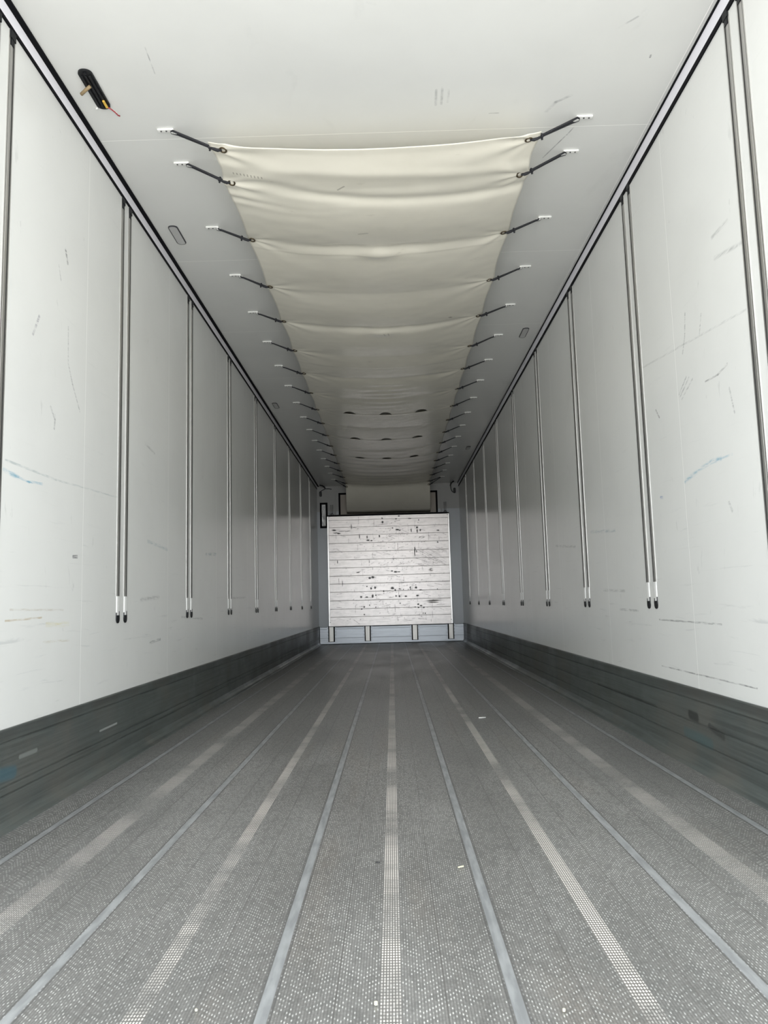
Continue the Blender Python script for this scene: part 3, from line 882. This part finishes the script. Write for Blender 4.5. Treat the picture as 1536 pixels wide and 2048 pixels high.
def cord(gp, hp, s, label, sep_, hooky=0):
    """from eyelet gp to hook hp: doubled elastic, knot near the eyelet"""
    gp, hp = Vector(gp), Vector(hp)
    r = empty('elastic_cord', hp)
    tag(r, label, 'elastic cord', 'elastic cords lacing the canvas to the ceiling')
    d = (hp - gp).normalized()
    kn = gp + d * .050
    R = .0046
    bm = bmesh.new()
    pa, pb = [], []
    for q in range(9):
        t = q / 8
        base = kn.lerp(hp, t)
        droop = 0
        sp = (sep_ - .002) * t + .002
        pa.append(base + Vector((0, -sp, droop + .001)))
        pb.append(base + Vector((-d.x * .016 * t, sp, droop * 1.6 - .002)))
    # round the hook
    end = [hp + Vector((s * .008, -sep_ * .4, .002)), hp + Vector((s * .008, sep_ * .3, .0))]
    tube(bm, pa + end + pb[::-1], R, 7)
    under(link_mesh('strand_loop', bm, M_DARKBAND, None, True), r)
    bm = bmesh.new()
    # knot: two fat turns plus a neck into the eyelet
    tube(bm, [gp + Vector((-s * .004, 0, .004)), gp + d * .014 + Vector((0, 0, -.002)), gp + d * .030 + Vector((0, 0, -.002)), kn + d * .004], [.0046, .0075, .0082, .0070], 8)
    torus(bm, kn, d, .0068, .0050, 1, 12, 6)
    tube(bm, [kn + Vector((0, .004, -.006)), kn + Vector((s * .004, .010, -.012))], .0045, 6)
    under(link_mesh('knot', bm, M_DARKBAND, None, True), r)
    return r
def hook(hx, hy, s, label):
    r = empty('ceiling_hook', (hx, hy, H))
    tag(r, label, 'hook', 'white hooks screwed to the ceiling')
    bm = bmesh.new()
    x0, x1 = hx - .002, hx + .068
    box(bm, x0, x1, -.010 + hy, .010 + hy, H - .008, H, 0, .003)
    # nose that holds the loop
    box(bm, hx - .014, hx + .006, hy - .009, hy + .009, H - .020, H - .012, 0, .003)
    box(bm, hx - .002, hx + .008, hy - .008, hy + .008, H - .020, H - .002, 0, .002)
    o1 = link_mesh('hook_plate', bm, M_WHITE)
    if s < 0:
        for v in o1.data.vertices: v.co.x = 2 * hx - v.co.x
        o1.data.flip_normals()
    under(o1, r)
    for dxx in (.030, .052):
        bm = bmesh.new()
        cxx = hx + s * dxx
        prism(bm, [(cxx + .0038 * math.cos(a * math.pi / 5), hy + .0038 * math.sin(a * math.pi / 5)) for a in range(10)], H - .0100, H - .0075, lambda a, b, t: (a, b, t))
        under(link_mesh('screw', bm, M_SCREW), r)
for s, side in ((-1, 'left'), (1, 'right')):
    for k, yk_ in enumerate(ROW):
        zg = sheet_z(s * (.672 / .70 * .69), yk_)
        gx = s * XG + .003
        if k == 0: gx = s * .648 + .010
        if k == 0: zg = sheet_z(gx / .70 * .69, yk_)
        if k == 1: gx = s * .657 + .004
        dip = .0035
        hx = s * .858 + .008
        label = f'{"doubled black elastic cord" if k < 16 else "pair-end black elastic cord"} on the {side} edge of the canvas, {ORD17[k]} from its near end'
        hook(hx, yk_, s, f'white ceiling hook plate on the {side} of the canvas, {ORD17[k]} from its near end')
        # eyelet lies in the cloth
        bm = bmesh.new()
        tilt = Vector((s * .18, -.10 + crnd.uniform(-.15, .15) + (-.35 if (k == 1) else 0), -1))
        torus(bm, (gx, yk_, zg - dip), tilt, .0135, .0040, .7)
        e = link_mesh('eyelet', bm, M_BRASS, None, True)
        e.parent = canvas
        sep_ = .011 if k in (0, 1) else .006
        if (s, k) == (1, 0): sep_ = .014
        cord((gx + s * .010, yk_, zg - dip - .003), (hx + s * .0, yk_, H - .016), s, label, sep_)
    # the last hook also holds a cord to the hanging end
    yk_ = 12.50
    zg = 2.595
    gx = s * .676 + .004
    bm = bmesh.new(); torus(bm, (gx, 12.530, zg - .01), (0, -1, -.4), .0135, .0040, .7)
    e = link_mesh('eyelet', bm, M_BRASS, None, True); e.parent = canvas
    cord((gx + s * .010, 12.525, zg - .013), (s * .858 + .008, 12.452, H - .020), s,
         f'black elastic cord from the last {side} hook down to the hanging end of the canvas', .006)

# ---------------------------------------------------------------- ceiling lamps
def lamp(xc, yc, l, w, label):
    r = empty('ceiling_lamp', (xc, yc, H))
    tag(r, label, 'lamp', 'small recessed ceiling lamps')
    bm = bmesh.new()
    outer = stadium(xc, yc, w, l, w * .46)
    inner = stadium(xc, yc, w - .009, l - .009, (w - .009) * .45)
    V = [[bm.verts.new((a, b, z)) for a, b in P] for P, z in ((outer, H), (outer, H - .004), (inner, H - .006), (inner, H - .001))]
    nn = len(outer)
    for A, B in zip(V, V[1:]):
        for q in range(nn): bm.faces.new((A[q], A[(q + 1) % nn], B[(q + 1) % nn], B[q]))
    under(link_mesh('bezel', bm, M_BEZEL), r)
    bm = bmesh.new()
    prism(bm, inner, H - .0045, H - .0005, lambda a, b, t: (a, b, t))
    under(link_mesh('lens', bm, M_LENS), r)
lamp(-1.093, 3.995, .215, .052, 'oblong grey lens ceiling lamp, the largest seen whole, near the left wall')
lamp(1.093, 5.715, .215, .050, 'oblong grey ceiling lamp near the right wall, nearer of the two on that side')
lamp(-1.106, 7.66, .215, .052, 'small grey ceiling lamp near the left wall, beside the eighth white hook')
lamp(1.094, 10.13, .215, .050, 'tiny far grey ceiling lamp near the right wall')

bl = empty('broken_lamp', (-1.085, 2.795, H))
tag(bl, 'black ceiling lamp base with its lens missing and loose wires, upper left', 'lamp')
lx, ly, ll, lw_ = -1.083, 2.790, .232, .054
bm = bmesh.new()
prism(bm, stadium(lx, ly, lw_, ll, lw_ * .46), H - .007, H, lambda a, b, t: (a, b, t))
for q in range(3):
    box(bm, lx - .019 + q * .015, lx - .011 + q * .015, ly - ll / 2 + .028, ly + ll / 2 - .020, H - .012, H - .007, 0, .0015)
for yy in (ly - ll / 2 + .016, ly + ll / 2 - .014):
    prism(bm, [(lx + .006 * math.cos(a * math.pi / 6), yy + .006 * math.sin(a * math.pi / 6)) for a in range(12)], H - .012, H - .006, lambda a, b, t: (a, b, t))
under(link_mesh('base_plate', bm, M_BLACKP), bl)
bm = bmesh.new(); tube(bm, [(-1.085, 2.752, H - .016), (-1.108, 2.765, H - .022), (-1.130, 2.778, H - .030)], .0065, 10)
under(link_mesh('cable_stub', bm, M_COPPER, None, True), bl)
bm = bmesh.new(); box(bm, -1.073, -1.064, 2.842, 2.886, H - .018, H - .010, 0, .002)
under(link_mesh('plug', bm, M_YELLOW), bl)
bm = bmesh.new(); tube(bm, [(-1.066, 2.884, H - .014), (-1.055, 2.893, H - .016), (-1.045, 2.905, H - .020), (-1.036, 2.918, H - .026), (-1.032, 2.926, H - .024), (-1.034, 2.930, H - .020)], .0028, 6)
under(link_mesh('red_wire', bm, M_RED, None, True), bl)
bm = bmesh.new(); tube(bm, [(-1.066, 2.888, H - .012), (-1.052, 2.902, H - .014), (-1.042, 2.918, H - .016)], .0028, 6)
tube(bm, [(-1.110, 2.898, H - .004), (-1.122, 2.903, H - .006)], .005, 6)
under(link_mesh('white_wire', bm, M_WHITE, None, True), bl)

# ---------------------------------------------------------------- litter on the floor
def chip(x, y, a, pts, h, mat, label):
    bm = bmesh.new()
    ca_, sa = math.cos(a), math.sin(a)
    prism(bm, [(p[0] * ca_ - p[1] * sa, p[0] * sa + p[1] * ca_) for p in pts], .0015, .0015 + h, lambda q, b, t: (q, b, t))
    o = link_mesh('litter_chip', bm, mat)
    o.location = (x, y, 0)
    tag(o, label, 'litter', 'bits of litter on the floor')
blob = [(.0032, 0), (.0025, .0025), (0, .0036), (-.0029, .002), (-.0032, -.0008), (-.0014, -.0032), (.002, -.003)]
chip(-.019, 1.382, .3, blob, .0045, M_CHIPW, 'round yellowish crumb left of the middle worn strip, nearest the camera')
chip(.289, 1.348, 1.1, [(p[0] * .9, p[1] * .7) for p in blob], .0035, M_CHIPW, 'pale crumb near the bottom edge, right of the right smooth strip')
chip(.182, 2.044, .5, [(-.008, -.001), (.008, -.0015), (.008, .001), (0, .002), (-.008, .0015)], .003, M_CHIPW, 'pale straw-like splinter left of the right smooth strip')
chip(.523, 4.539, .2, [(-.022, -.006), (-.004, -.014), (.012, -.008), (.024, 0), (.010, .012), (-.012, .014)], .003, M_WHITE, 'white paper scrap farther back on the floor, right of centre')
chip(-.030, 2.093, 0, [(-.0065, -.0012), (.0065, -.001), (.006, .0016), (-.006, .0012)], .003, M_CHIPD, 'tiny black chip left of the middle worn strip')
chip(-.32, 1.375, .8, [(p[0] * .6, p[1] * .7) for p in blob], .003, M_CHIPW, 'small pale crumb at the lower left, right of the left worn strip')
